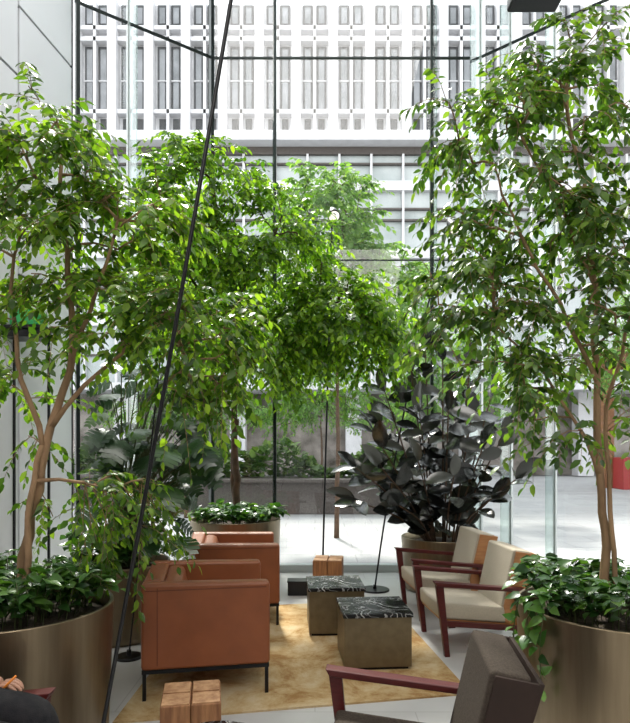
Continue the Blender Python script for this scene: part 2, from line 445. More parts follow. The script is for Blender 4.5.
def understory(parent, c, rad, h, n, ln, mat, seed, height=0.22, over=0.02, vines=0, tmpl=None, vdir=None):
    r = np.random.default_rng(seed); P, D, U = [], [], []
    V, F = [], []
    ns = n // 9
    for i in range(ns):
        a = r.uniform(0, 2 * math.pi); rr = (rad - 0.08) * math.sqrt(r.uniform(0.05, 1))
        base = np.array([c[0] + 0.85 * rr * math.cos(a), c[1] + 0.85 * rr * math.sin(a), h - 0.07])
        out = np.array([math.cos(a), math.sin(a), 0])
        reach = r.uniform(0.05, 0.15) * (0.5 + rr / rad); hh = r.uniform(0.4, 1) * height
        pts = [base, base + out * reach * 0.3 + [0, 0, hh * 0.7 + 0.05], base + out * reach * 0.8 + [0, 0, hh + 0.07], base + out * (reach * 1.2 + over * rr / rad) + [0, 0, hh * 0.85 + 0.07]]
        pts = resample(pts, 0.05)
        tube(pts, [0.003] * len(pts), 3, V, F)
        for j in range(9):
            k = int(len(pts) * (0.3 + 0.69 * j / 9)); q = pts[min(k, len(pts) - 1)]
            b = r.uniform(0, 2 * math.pi)
            d = np.array([math.cos(b), math.sin(b), 0]) * 0.8 + out * 0.4 + np.array([0, 0, r.uniform(-0.3, 0.5)])
            P.append(q); D.append(d); U.append(np.array([0, 0, 1]) + r.normal(0, 0.35, 3))
    for i in range(vines):
        a = vdir[0] + r.uniform(-1, 1) * vdir[1] if vdir else r.uniform(0, 2 * math.pi)
        out = np.array([math.cos(a), math.sin(a), 0]); b0 = np.array([c[0], c[1], h]) + out * (rad - 0.05)
        L = r.uniform(0.08, 0.36)
        pts = resample([b0 + [0, 0, 0.0], b0 + out * 0.07 + [0, 0, 0.06], b0 + out * 0.11 + [0, 0, -L * 0.4], b0 + out * 0.10 + [0, 0, -L]], 0.04)
        tube(pts, [0.003] * len(pts), 3, V, F)
        for q in pts[1:]:
            d = out * 0.5 + r.normal(0, 0.5, 3) + np.array([0, 0, -0.4]); P.append(q); D.append(d); U.append(out + np.array([0, 0, 0.8]) + r.normal(0, 0.3, 3))
    mesh_obj('understory_stems', V, F, M['stem'], parent, smooth=True)
    leaves_obj('understory_leaves', P, D, U, ln * r.uniform(0.7, 1.25, len(P)), tmpl or T_POTHOS, mat, parent)

# ------------------------------------------------------------------ room shell
H = 11.0
A_ = (-3.0, 4.0); B_ = (-2.65, 6.62); C_ = (-1.29, 7.6); D_ = (2.07, 7.6); E_ = (3.55, 6.3)
prism_xy('floor', [(-3.0, -4), (3.55, -4), (3.55, 6.3), (2.12, 7.7), (-1.32, 7.7), (-2.7, 6.7), (-3.0, 4.0)], -0.03, 0.0, M['floor'])
prism_xy('ceiling', [(-3.1, -4.1), (3.7, -4.1), (3.7, 6.35), (2.15, 7.75), (-1.35, 7.75), (-2.8, 6.75), (-3.1, 4.0)], H, H + 0.15, M['wall'])
box('wall_back', (0.275, -4.1, H / 2), (6.9, 0.2, H), M['wall'])
box('wall_right', (3.65, 1.15, H / 2), (0.2, 10.3, H), M['wall'])
box('wall_side', (-3.1, 0.0, H / 2), (0.2, 8.0, H), M['wall'])

def oriented(name, p0, p1, blist, mat, parent):
    p0 = np.array(p0); p1 = np.array(p1); L = np.linalg.norm(p1 - p0); d = (p1 - p0) / L; n = np.array([-d[1], d[0]])
    V, F = [], []
    for s0, s1, z0, z1, t0, t1 in blist:
        k = len(V)
        for z in (z0, z1):
            for s, t in ((s0, t0), (s1, t0), (s1, t1), (s0, t1)):
                q = p0 + d * s + n * t; V.append((q[0], q[1], z))
        F += [tuple(i + k for i in f) for f in BF]
    return mesh_obj(name, V, F, mat, parent)

wl = empty('wall_left')
LA = math.dist(A_, B_)
oriented('backing', A_, B_, [(0, LA, 0, H, 0.02, 0.18)], M['joint'], wl)
g = 0.014; pan = []
sj = [0, LA - 1.0, LA - 0.06]
rows0 = [0, 2.6, 5.06, 7.4, 9.6, H]; rows1 = [0, 3.2, 5.72, 8.2, H]
for i, rows in ((0, rows0), (1, rows1)):
    for a, b in zip(rows[:-1], rows[1:]):
        pan.append((sj[i] + g, sj[i + 1] - g, a + g, b - g, -0.005, 0.03))
oriented('cladding_panels', A_, B_, pan, M['panel'], wl)

def window(name, p0, p1, mull, trans, wm=0.042, glass_on=True, light=None, fins=()):
    e = empty(name); L = math.dist(p0, p1)
    if glass_on: oriented('glass_pane', p0, p1, [(0, L, 0.0, H, 0.0, 0.012)], M['glass'], e)
    if fins: oriented('glass_fins', p0, p1, [(s - 0.007, s + 0.007, 0.1, H, -0.28, -0.02) for s in fins], M['finglass'], e)
    bl = [(s - wm / 2, s + wm / 2, 0, H, -0.03, 0.04) for s in mull]
    bl += [(0, L, z - t / 2, z + t / 2, -0.008, 0.02) for z, t in trans]
    oriented('mullions', p0, p1, bl, M['mull'], e)
    bb = [(0, L, 0, 0.09, -0.06, 0.07)]
    if light: bb += [(s - 0.014, s + 0.014, 0, H, -0.015, 0.04) for s in light]
    oriented('sill_frame', p0, p1, bb, M['lmull'], e)
    return e
TR = [(6.5, 0.024), (3.94, 0.012), (10.9, 0.12)]
window('window_1', B_, C_, [0.03, math.dist(B_, C_) - 0.02], TR, light=[0.6], fins=[0.6])
window('window_2', C_, D_, [0.78, 2.77], TR, fins=[0.78, 2.77])
window('window_3', D_, E_, [], TR, light=[0.03, 0.42, 0.95], fins=[0.03, 0.42, 0.95])

# ------------------------------------------------------------------ exterior
mesh_obj('plaza_ground', [(-60, 5.0, -0.04), (60, 5.0, -0.04), (60, 80, -0.04), (-60, 80, -0.04)], [(0, 1, 2, 3)], M['pave'])
ob = empty('office_building')
FY = 32.0; TOP = 25.4
box('facade_wall', (0, FY + 1.5, TOP / 2), (64, 2, TOP), M['conc'], ob)
piers, wins, bands, thin, trim = [], [], [], [], []
x = -30.4; i = 0
zc = (TOP + 17.9) / 2; zh = TOP - 17.9
while x < 30:
    piers.append(((x, FY + 0.2, zc), (0.46, 0.75, zh)))
    thin.append(((x + 0.98, FY + 0.30, zc), (0.14, 0.5, zh)))
    for xo in (0.61, 1.35):
        for z0, z1 in ((19.6, 23.1), (24.2, 25.35)):
            trim.append(((x + xo, FY + 0.46, (z0 + z1) / 2), (0.52, 0.10, z1 - z0)))
            wins.append(((x + xo, FY + 0.43, (z0 + z1) / 2 - 0.03), (0.30, 0.12, z1 - z0 - 0.3)))
        bands.append(((x + xo, FY + 0.38, 21.2), (0.5, 0.12, 0.06)))
        trim.append(((x + xo, FY + 0.46, 18.7), (0.34, 0.10, 1.0)))
    x += 1.96; i += 1
for z in (19.42, 23.3, 23.9): bands.append(((0, FY + 0.3, z), (64, 0.5, 0.22)))
bands.append(((0, FY - 0.1, 17.75), (64, 1.3, 0.5)))
boxes('piers', piers, M['conc'], ob); boxes('fins', thin, M['conc'], ob); boxes('tower_windows', wins, M['fwin'], ob); boxes('string_courses', bands, M['conc'], ob)
boxes('window_trims', trim, M['ftrim'], ob)
box('dark_beam_line', (0, FY + 0.3, 17.3), (64, 0.6, 0.4), M['granite'], ob)  # dark beam line between tower and podium
box('podium_glass', (0, FY + 0.35, 10.9), (64, 0.3, 12.4), M['fglass'], ob)
pg = []; pl = []
x = -31.0
while x < 31: pg.append(((x, FY + 0.1, 10.9), (0.12, 0.3, 12.4))); x += 1.7
for z, t in ((4.6, 0.4), (8.2, 0.5), (11.8, 0.5), (15.4, 0.5)): pg.append(((0, FY + 0.08, z), (64, 0.35, t)))
for z in (6.4, 10.0, 13.6, 14.2, 16.6): pl.append(((0, FY + 0.12, z), (64, 0.25, 0.09)))
boxes('podium_grid', pg, M['conc'], ob); boxes('podium_rails', pl, M['granite'], ob)
box('shopfront', (0, FY + 0.3, 2.2), (64, 0.3, 4.4), M['shop'], ob)
boxes('street_columns', [((xx, FY - 0.6, 2.3), (0.8, 0.8, 4.6)) for xx in range(-28, 30, 6)], M['conc'], ob)
box('awning', (0, FY - 1.2, 4.5), (64, 2.6, 0.35), M['conc'], ob)

gb = empty('granite_planter_bench')
box('planter_wall', (-0.4, 14.8, 0.34), (5.6, 1.2, 0.76), M['granite'], gb, 0.02)
box('bench_cap', (-0.4, 14.7, 0.76), (5.8, 1.4, 0.09), M['granite'], gb, 0.02)
gb2 = empty('granite_planter_bench')
box('planter_wall', (-7.6, 16.8, 0.34), (6.6, 1.2, 0.76), M['granite'], gb2, 0.02)
box('bench_cap', (-7.6, 16.7, 0.76), (6.8, 1.4, 0.09), M['granite'], gb2, 0.02)

def hedge(c, sx, sy, sz, n, ln, seed, par, z0):
    r = np.random.default_rng(seed)
    X = r.uniform(-sx, sx, n)
    hmod = 0.55 + 0.45 * np.sin(X * 2.1 + seed) * np.sin(X * 0.9 + 1)
    P = np.stack([c[0] + X, c[1] + r.uniform(-sy, sy, n), z0 + sz * hmod * r.uniform(0, 1, n) ** 0.8], 1)
    D = r.normal(0, 1, (n, 3)); D[:, 2] = np.abs(D[:, 2]) * 0.9
    leaves_obj('hedge_leaves', P, D, np.array([[0, 0, 1]]) + r.normal(0, 0.5, (n, 3)), ln * r.uniform(0.7, 1.4, n), T_POTHOS, M['leafH'], par)
hedge((-0.4, 14.9), 2.6, 0.45, 1.2, 1700, 0.17, 3, gb, 0.78)
hedge((-7.6, 16.9), 3.1, 0.45, 1.2, 1500, 0.2, 4, gb2, 0.78)

pv = empty('timber_pavilion')
pp = []
for xx in (11.2, 13.4, 15.8):
    for yy in (19.5, 23.0): pp.append(((xx, yy, 2.3), (0.35, 0.35, 4.68)))
boxes('posts', pp, M['pavtimber'], pv)
boxes('roof_beams', [((13.5, yy, 4.7), (5.2, 0.35, 0.4)) for yy in (19.5, 21.2, 23.0)] + [((13.5, 21.2, 5.0), (5.6, 4.4, 0.15))], M['pavtimber'], pv)
box('counter', (13.4, 22.4, 0.55), (4.2, 0.8, 1.18), M['redpaint'], pv, 0.02)

def outdoor_tree(x, y, h, seed, n=50, sp=1.0):
    e = empty('street_tree')
    grow_tree(e, [([(x, y, -0.05), (x + 0.03, y, h * 0.3), (x, y, h * 0.55), (x + 0.1, y, h * 0.8)], 0.05, 0.02)],
              [((x - 0.2, y, h * 0.82), (0.8 * sp, 0.8 * sp, h * 0.16), n), ((x + 0.5 * sp, y, h * 0.64), (0.8 * sp, 0.8 * sp, h * 0.15), n), ((x - 0.6 * sp, y, h * 0.6), (0.7 * sp, 0.7 * sp, h * 0.13), n)],
              0.11, M['leafO'], M['barkd'], seed, twigs=5, nleaf=10, twl=(0.25, 0.5), r_tip=0.004, step=0.25)
outdoor_tree(0.38, 10.6, 6.7, 11, 105, 1.2)
outdoor_tree(3.4, 13.5, 4.8, 12, 50, 1.2)
outdoor_tree(-2.9, 13.5, 7.6, 13, 60, 1.2)
outdoor_tree(9.5, 16.5, 6.5, 14, 50, 1.6)
outdoor_tree(0.2, 20.5, 4.6, 15, 60, 2.0)
outdoor_tree(4.6, 21.0, 4.6, 16, 45, 1.8)
outdoor_tree(-4.6, 21.0, 4.6, 17, 50, 1.9)

# ------------------------------------------------------------------ indoor trees
t1 = empty('potted_ficus_tree')
planter(t1, (-1.62, 3.2), 0.52, 0.75)
grow_tree(t1, [
    ([(-1.60, 3.2, 0.68), (-1.55, 3.2, 1.0), (-1.48, 3.2, 1.35), (-1.41, 3.2, 1.7), (-1.30, 3.22, 2.1), (-1.34, 3.25, 2.55), (-1.40, 3.3, 2.95), (-1.38, 3.3, 3.3)], 0.032, 0.009),
    ([(-1.56, 3.16, 0.68), (-1.50, 3.14, 1.0), (-1.50, 3.15, 1.3), (-1.44, 3.17, 1.6)], 0.020, 0.014),
    ([(-1.41, 3.2, 1.7), (-1.22, 3.2, 1.92), (-1.05, 3.25, 2.1), (-0.83, 3.3, 2.32)], 0.015, 0.006),
    ([(-1.43, 3.2, 1.62), (-1.56, 3.2, 1.95), (-1.64, 3.25, 2.4), (-1.62, 3.3, 2.8)], 0.017, 0.007),
    ([(-1.30, 3.22, 2.1), (-1.15, 3.2, 2.45), (-1.05, 3.2, 2.8)], 0.014, 0.007)],
    [((-1.40, 3.3, 3.20), (0.34, 0.4, 0.36), 36), ((-1.05, 3.25, 2.80), (0.36, 0.4, 0.26), 34), ((-0.68, 3.3, 2.22), (0.28, 0.35, 0.36), 42),
     ((-1.6, 3.3, 2.6), (0.42, 0.42, 0.40), 36), ((-1.15, 3.25, 2.30), (0.40, 0.4, 0.20), 20), ((-1.6, 3.35, 1.85), (0.38, 0.4, 0.22), 6), ((-1.2, 3.45, 1.22), (0.35, 0.3, 0.30), 18)],
    0.062, M['leafA'], M['bark'], 21, twigs=4, nleaf=11)
understory(t1, (-1.62, 3.2), 0.52, 0.75, 1300, 0.074, M['leafC'], 31, 0.22)

t2 = empty('potted_ficus_tree')
planter(t2, (-0.92, 6.95), 0.52, 0.75)
grow_tree(t2, [
    ([(-0.92, 6.95, 0.68), (-0.91, 6.93, 1.3), (-0.93, 6.88, 1.9), (-0.86, 6.7, 2.5), (-0.85, 6.5, 3.2), (-1.0, 6.4, 3.9), (-1.1, 6.3, 4.4)], 0.05, 0.014),
    ([(-0.89, 6.99, 0.68), (-0.95, 6.95, 1.3), (-0.90, 6.88, 1.9)], 0.035, 0.03),
    ([(-0.88, 6.78, 2.3), (-0.55, 6.55, 2.75), (-0.15, 6.4, 3.05), (0.25, 6.3, 3.1)], 0.03, 0.010),
    ([(-0.86, 6.6, 2.8), (-1.2, 6.35, 3.2), (-1.45, 6.2, 3.6)], 0.025, 0.010),
    ([(-0.85, 6.5, 3.2), (-0.55, 6.4, 3.6), (-0.35, 6.3, 4.0)], 0.025, 0.010)],
    [((-1.20, 6.2, 4.30), (0.60, 0.55, 0.45), 52), ((-0.5, 6.2, 3.7), (0.70, 0.6, 0.45), 74), ((0.20, 6.2, 2.95), (0.64, 0.5, 0.42), 72),
     ((-1.25, 6.1, 3.2), (0.6, 0.5, 0.5), 50), ((-0.6, 6.2, 2.7), (0.8, 0.55, 0.42), 78), ((0.6, 6.2, 2.65), (0.3, 0.4, 0.25), 18)],
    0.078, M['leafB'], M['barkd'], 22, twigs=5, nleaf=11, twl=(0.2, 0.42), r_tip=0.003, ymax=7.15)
understory(t2, (-0.92, 6.95), 0.52, 0.75, 800, 0.10, M['leafC'], 32, 0.16)

t3 = empty('potted_ficus_tree')
planter(t3, (1.63, 3.2), 0.53, 0.75)
grow_tree(t3, [
    ([(1.56, 3.2, 0.68), (1.55, 3.2, 1.05), (1.52, 3.2, 1.45), (1.50, 3.2, 1.95), (1.50, 3.22, 2.45), (1.47, 3.25, 2.95), (1.36, 3.25, 3.4), (1.40, 3.25, 3.7)], 0.026, 0.008),
    ([(1.60, 3.17, 0.68), (1.57, 3.16, 1.05), (1.55, 3.18, 1.45), (1.56, 3.2, 1.8), (1.68, 3.2, 2.3), (1.72, 3.2, 2.8)], 0.015, 0.007),
    ([(1.52, 3.2, 1.45), (1.36, 3.2, 1.75), (1.2, 3.2, 2.0), (0.98, 3.25, 2.25)], 0.012, 0.005),
    ([(1.50, 3.2, 1.95), (1.30, 3.2, 2.35), (1.10, 3.2, 2.7), (0.95, 3.2, 3.1)], 0.013, 0.005),
    ([(1.50, 3.22, 2.45), (1.3, 3.2, 2.9), (1.12, 3.2, 3.2)], 0.012, 0.005)],
    [((1.38, 3.25, 3.5), (0.36, 0.4, 0.33), 30), ((0.88, 3.2, 3.32), (0.33, 0.35, 0.18), 18), ((1.1, 3.2, 2.90), (0.40, 0.4, 0.28), 26), ((0.82, 3.2, 2.42), (0.28, 0.35, 0.27), 22),
     ((1.25, 3.25, 2.4), (0.42, 0.4, 0.33), 24), ((1.0, 3.2, 1.95), (0.26, 0.35, 0.20), 12), ((1.6, 3.25, 2.9), (0.3, 0.4, 0.45), 24), ((1.55, 3.3, 2.0), (0.35, 0.4, 0.35), 14), ((1.4, 3.3, 1.65), (0.3, 0.35, 0.15), 3)],
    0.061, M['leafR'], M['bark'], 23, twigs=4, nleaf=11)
understory(t3, (1.63, 3.2), 0.53, 0.75, 1400, 0.074, M['leafC'], 33, 0.2, vines=5, vdir=(-2.9, 0.4))

# rubber plant
rp = empty('potted_rubber_plant')
RC = (1.42, 6.72)
planter(rp, RC, 0.45, 0.58)
r = np.random.default_rng(41); V, F = [], []; P, D, U = [], [], []
tops = [(0.50, 6.6, 1.35), (0.48, 6.5, 1.0), (0.62, 6.5, 1.75), (0.80, 6.5, 2.15), (1.0, 6.5, 2.45), (1.22, 6.6, 2.68), (1.45, 6.6, 2.6), (1.68, 6.6, 2.45),
        (1.9, 6.6, 2.1), (2.05, 6.5, 1.7), (2.12, 6.4, 1.25), (0.78, 6.3, 1.35), (0.9, 6.2, 1.0), (1.15, 6.2, 1.45), (1.45, 6.2, 1.3), (1.75, 6.3, 1.5), (1.05, 6.3, 1.95),
        (1.4, 6.3, 2.0), (1.7, 6.3, 1.95), (1.25, 6.9, 2.2), (1.6, 6.95, 1.9), (0.8, 6.85, 1.8), (1.95, 6.85, 1.5), (1.9, 6.3, 1.05), (0.7, 6.8, 1.15)]
for i, tp_ in enumerate(tops):
    top = np.array(tp_) + r.normal(0, 0.04, 3)
    a = math.atan2(top[1] - RC[1], top[0] - RC[0])
    b = np.array([RC[0] + 0.16 * math.cos(a), RC[1] + 0.16 * math.sin(a), 0.5])
    pts = resample([b, b * 0.6 + top * 0.4 + np.array([0, 0, 0.10]), top], 0.12)
    tube(pts, [0.012 - 0.006 * j / len(pts) for j in range(len(pts))], 6, V, F)
    for j, q in enumerate(pts):
        if j < 2: continue
        ang = j * 2.4 + i
        d = np.array([math.cos(ang), math.sin(ang) * 0.6 - 0.15, 0.35 + 0.6 * r.uniform(-1, 1)]) + 0.3 * np.array([math.cos(a), 0, 0])
        P.append(q); D.append(d); U.append(np.array([0, -0.7, 1]) + r.normal(0, 0.45, 3))
    P.append(pts[-1]); D.append(pts[-1] - pts[-3] + np.array([0, 0, 0.05])); U.append(r.normal(0, 1, 3))
mesh_obj('stems', V, F, M['barkd'], rp, smooth=True)
leaves_obj('leaves', P, D, U, 0.32 * r.uniform(0.75, 1.15, len(P)), T_RUBBER, M['leafD'], rp)

# monstera
mp_ = empty('potted_monstera')
MC = (-1.66, 5.1)
planter(mp_, MC, 0.42, 0.62)
r = np.random.default_rng(43); V, F = [], []; P, D, U = [], [], []
for i in range(130):
    a = r.uniform(0, 2 * math.pi); k = math.sqrt(r.uniform(0.05, 1))
    z = r.uniform(0.85, 2.25)
    b = np.array([MC[0] + 0.1 * math.cos(a), MC[1] + 0.1 * math.sin(a), 0.55])
    top = np.array([MC[0] + 0.28 + 0.46 * k * math.cos(a), MC[1] - 0.08 + 0.4 * k * math.sin(a), z])
    pts = resample([b, b * 0.5 + top * 0.5 + np.array([-0.1 * math.cos(a), 0, 0.15]), top], 0.12)
    tube(pts, [0.005] * len(pts), 5, V, F)
    P.append(pts[-1]); D.append(np.array([math.cos(a), math.sin(a) - 0.5, -0.6 + r.uniform(-0.3, 0.5)])); U.append(np.array([0.2 * math.cos(a), -0.7, 1]) + r.normal(0, 0.25, 3))
mesh_obj('stems', V, F, M['stem'], mp_, smooth=True)
leaves_obj('leaves', P, D, U, 0.23 * r.uniform(0.7, 1.2, len(P)), T_MONST, M['leafE'], mp_)
understory(mp_, MC, 0.42, 0.62, 360, 0.10, M['leafC'], 44, 0.25)

# ------------------------------------------------------------------ rug & furniture
prism_xy('area_rug', [(-1.16, 3.44), (1.00, 3.85), (0.74, 6.15), (-1.12, 5.85)], 0.0, 0.012, M['rug'])

RZ = 0.012
def leather_chair(loc, rz):
    e = empty('leather_armchair', (loc[0], loc[1], RZ), rz)
    z0, z1 = 0.19, 0.73
    w, d = 0.80, 0.80
    bev = 0.022
    for s, nm in ((-1, 'arm_right'), (1, 'arm_left')):
        y = s * (w / 2 - 0.055)
        prism_xz(nm, [(-d / 2, z0), (d / 2, z0), (d / 2, z1 - 0.015), (-d / 2, z1)], y - 0.055, y + 0.055, M['leather'], e, bev)
        box(nm + '_piping', (0, s * (w / 2 - 0.004), z1 - 0.045), (d - 0.05, 0.012, 0.005), M['seam'], e)
        box(nm + '_seam', (-d / 2 + 0.10, s * (w / 2 - 0.005), (z0 + z1) / 2), (0.005, 0.012, z1 - z0 - 0.06), M['seam'], e)
    prism_xz('backrest', [(-d / 2 + 0.002, z0), (-d / 2 + 0.15, z0), (-d / 2 + 0.13, z1), (-d / 2 + 0.002, z1)], -w / 2 + 0.105, w / 2 - 0.105, M['leather'], e, bev)
    prism_xz('back_cushion', [(-d / 2 + 0.14, 0.40), (-d / 2 + 0.30, 0.42), (-d / 2 + 0.24, 0.71), (-d / 2 + 0.125, 0.72)], -w / 2 + 0.115, w / 2 - 0.115, M['leather'], e, 0.035)
    box('seat_base', (0.06, 0, 0.25), (d - 0.15, w - 0.22, 0.12), M['leather'], e, 0.015)
    box('seat_cushion', (0.09, 0, 0.375), (d - 0.22, w - 0.225, 0.14), M['leather'], e, 0.04, 4)
    boxes('base_rail', [((0, s * (w / 2 - 0.03), 0.178), (d - 0.01, 0.03, 0.024)) for s in (-1, 1)] + [((s * (d / 2 - 0.02), 0, 0.178), (0.03, w - 0.06, 0.024)) for s in (-1, 1)], M['black'], e)
    for i, (a, b) in enumerate(((-1, -1), (1, -1), (1, 1), (-1, 1))):
        box('leg_%d' % (i + 1), (a * (d / 2 - 0.02), b * (w / 2 - 0.03), 0.085), (0.022, 0.022, 0.17), M['black'], e)
    return e
leather_chair((-0.75, 4.16), math.radians(10))
leather_chair((-0.76, 5.62), math.radians(8))

def wood_chair(loc, rz, fabric, z=0.0, cheek=None):
    cheek = cheek or M['ply']
    e = empty('wooden_lounge_chair', (loc[0], loc[1], z), rz)
    w = 0.54
    prism_xz('seat_cushion', [(-0.20, 0.22), (0.36, 0.27), (0.37, 0.40), (-0.18, 0.345)], -w / 2, w / 2, fabric, e, 0.025)
    prism_xz('seat_shell', [(-0.22, 0.195), (0.34, 0.25), (0.34, 0.27), (-0.22, 0.215)], -w / 2, w / 2, cheek, e, 0.003)
    prism_xz('back_cushion', [(-0.20, 0.30), (-0.13, 0.33), (-0.235, 0.79), (-0.385, 0.765), (-0.24, 0.25)], -w / 2 + 0.014, w / 2 - 0.014, fabric, e, 0.02)
    for s, nm in ((-1, 'cheek_right'), (1, 'cheek_left')):
        y = s * (w / 2 - 0.006)
        prism_xz(nm, [(-0.16, 0.23), (-0.15, 0.36), (-0.25, 0.775), (-0.405, 0.75), (-0.24, 0.20)], y - 0.008, y + 0.008, cheek, e, 0.002)
    prism_xz('back_shell', [(-0.235, 0.20), (-0.255, 0.20), (-0.42, 0.75), (-0.40, 0.755)], -w / 2, w / 2, cheek, e, 0.003)
    for s, nm in ((-1, 'right'), (1, 'left')):
        y = s * (w / 2 + 0.035)
        prism_xz('armrest_' + nm, [(0.42, 0.570), (0.40, 0.535), (-0.26, 0.475), (-0.30, 0.500)], y - 0.036, y + 0.036, M['burg'], e, 0.005)
        prism_xz('front_leg_' + nm, [(0.405, 0.54), (0.345, 0.535), (0.295, 0.0), (0.335, 0.0)], y - 0.02, y + 0.02, M['burg'], e, 0.004)
        prism_xz('rear_leg_' + nm, [(-0.20, 0.49), (-0.26, 0.49), (-0.380, 0.0), (-0.335, 0.0)], y - 0.02, y + 0.02, M['burg'], e, 0.004)
        prism_xz('side_rail_' + nm, [(0.32, 0.27), (0.315, 0.23), (-0.31, 0.17), (-0.30, 0.21)], y - 0.017, y + 0.017, M['burg'], e, 0.003)
    boxes('cross_rails', [((0.27, 0, 0.225), (0.05, w + 0.05, 0.03)), ((-0.27, 0, 0.18), (0.05, w + 0.05, 0.03))], M['burg'], e)
    return e
wood_chair((1.28, 4.88), math.radians(186), M['cream'], 0.0)
wood_chair((1.25, 5.78), math.radians(186), M['cream'], 0.0)
wood_chair((0.43, 2.44), math.radians(173), M['taupe'], 0.0, M['dwood'])

def marble_table(c, rz, w, d, h):
    e = empty('marble_side_table', (c[0], c[1], RZ), rz)
    box('plinth', (0, 0, 0.01), (w - 0.04, d - 0.04, 0.02), M['black'], e)
    box('bronze_body', (0, 0, 0.02 + (h - 0.05) / 2), (w, d, h - 0.05), M['bronze2'], e, 0.004)
    box('marble_top', (0, 0, h - 0.014), (w + 0.02, d + 0.02, 0.03), M['marble'], e, 0.004)
marble_table((0.43, 4.46), math.radians(4), 0.48, 0.46, 0.40)
marble_table((0.17, 5.22), math.radians(3), 0.46, 0.46, 0.40)

def timber_block(c, rz, w, h, z=0.0):
    e = empty('timber_block_stool', (c[0], c[1], z), rz)
    g = 0.003
    for i, (a, b) in enumerate(((-1, -1), (1, -1), (1, 1), (-1, 1))):
        s = w / 2 - g / 2
        box('post_%d' % (i + 1), (a * (s / 2 + g / 2), b * (s / 2 + g / 2), h / 2 - 0.003), (s, s, h - 0.006), M['timber'], e, 0.006)
        box('endgrain_%d' % (i + 1), (a * (s / 2 + g / 2), b * (s / 2 + g / 2), h - 0.004), (s - 0.012, s - 0.012, 0.008), M['timber_end'], e)
    box('core', (0, 0, h / 2 - 0.02), (w * 0.6, w * 0.6, h - 0.05), M['timber'], e)
timber_block((-0.60, 2.92), math.radians(10), 0.28, 0.40)
timber_block((0.14, 6.28), math.radians(-6), 0.30, 0.42)

rt = empty('round_marble_table', (-0.40, 2.40, 0))
lathe('pedestal', [(0.16, 0), (0.16, 0.012), (0.03, 0.02), (0.025, 0.36), (0.10, 0.375)], 40, M['black'], rt)
lathe('marble_top', [(0.20, 0.375), (0.215, 0.38), (0.215, 0.40), (0.205, 0.405)], 56, M['marble'], rt)

fb = empty('floor_power_box', (-0.18, 6.45, 0))
box('housing', (0, 0, 0.07), (0.22, 0.16, 0.14), M['black'], fb, 0.008)
box('lid', (0, 0, 0.147), (0.235, 0.175, 0.014), M['black'], fb, 0.004)

# ------------------------------------------------------------------ lamps
def pole_lamp(base, top, rp=0.008, bend=0.0, rbase=0.13, head=(0, -0.5, -0.6), hs=1.0):
    e = empty('leaning_floor_lamp')
    bx, by, bz = base
    lathe('base', [(rbase, 0), (rbase, 0.012), (rbase - 0.008, 0.018), (0.02, 0.02), (0.016, 0.06)], 40, M['black'], e, loc=(bx, by, bz))
    b = np.array([bx, by, bz + 0.02]); t = np.array(top)
    mid = (b + t) / 2 + np.array([bend, 0, 0])
    pts = [(1 - u) ** 2 * b + 2 * u * (1 - u) * mid + u * u * t for u in np.linspace(0, 1, 20)]
    tube_obj('pole', [(pts, [rp] * 20)], M['black'], e, 8)
    h = np.array(head, float); h /= np.linalg.norm(h)
    s = hs
    tube_obj('lamp_head', [([t - h * 0.03 * s, t + h * 0.02 * s, t + h * 0.09 * s, t + h * 0.14 * s], [0.02 * s, 0.045 * s, 0.06 * s, 0.075 * s])], M['black'], e, 20)
    tube_obj('diffuser', [([t + h * 0.139 * s, t + h * 0.146 * s], [0.062 * s, 0.060 * s])], M['lampglow'], e, 20)
    return e
pole_lamp((-0.85, 2.08, 0), (-0.18, 2.1, 3.85), 0.0075, 0.03, 0.11)
pole_lamp((-1.40, 4.52, 0), (-1.12, 4.55, 2.75), 0.006, 0.0, 0.10, (0.2, -0.2, -0.9), 0.7)
pole_lamp((0.08, 6.75, 0), (0.20, 6.9, 4.30), 0.011, 0.0, 0.12, (0.1, -0.6, -0.7), 1.0)
pole_lamp((0.66, 6.62, 0), (1.48, 6.6, 4.05), 0.010, -0.15, 0.16, (0.3, -0.6, -0.7), 1.0)

sp = empty('ceiling_spotlight_box', (1.85, 5.0, 0))
box('housing', (0, 0, 5.36), (0.42, 0.3, 0.12), M['black'], sp, 0.02)
tube_obj('suspension_rods', [([(-0.15, 0, 5.4), (-0.15, 0, 11.0)], [0.006] * 2), ([(0.15, 0, 5.4), (0.15, 0, 11.0)], [0.006] * 2)], M['black'], sp, 6)

sh = empty('metal_shelf_stand', (-2.62, 5.45, 0))
boxes('frame', [((x_, 0.1, 1.4), (0.02, 0.02, 2.8)) for x_ in (-0.16,)] + [((x_, 0.1, 1.33), (0.02, 0.02, 2.66)) for x_ in (0.16,)] + [((0, 0.05, z_), (0.36, 0.3, 0.03)) for z_ in (0.015, 2.66)] + [((0, 0.05, 2.60), (0.34, 0.28, 0.06))], M['black'], sh)
box('green_first_aid_case', (0.0, 0.05, 2.75), (0.26, 0.22, 0.15), M['green'], sh, 0.02)

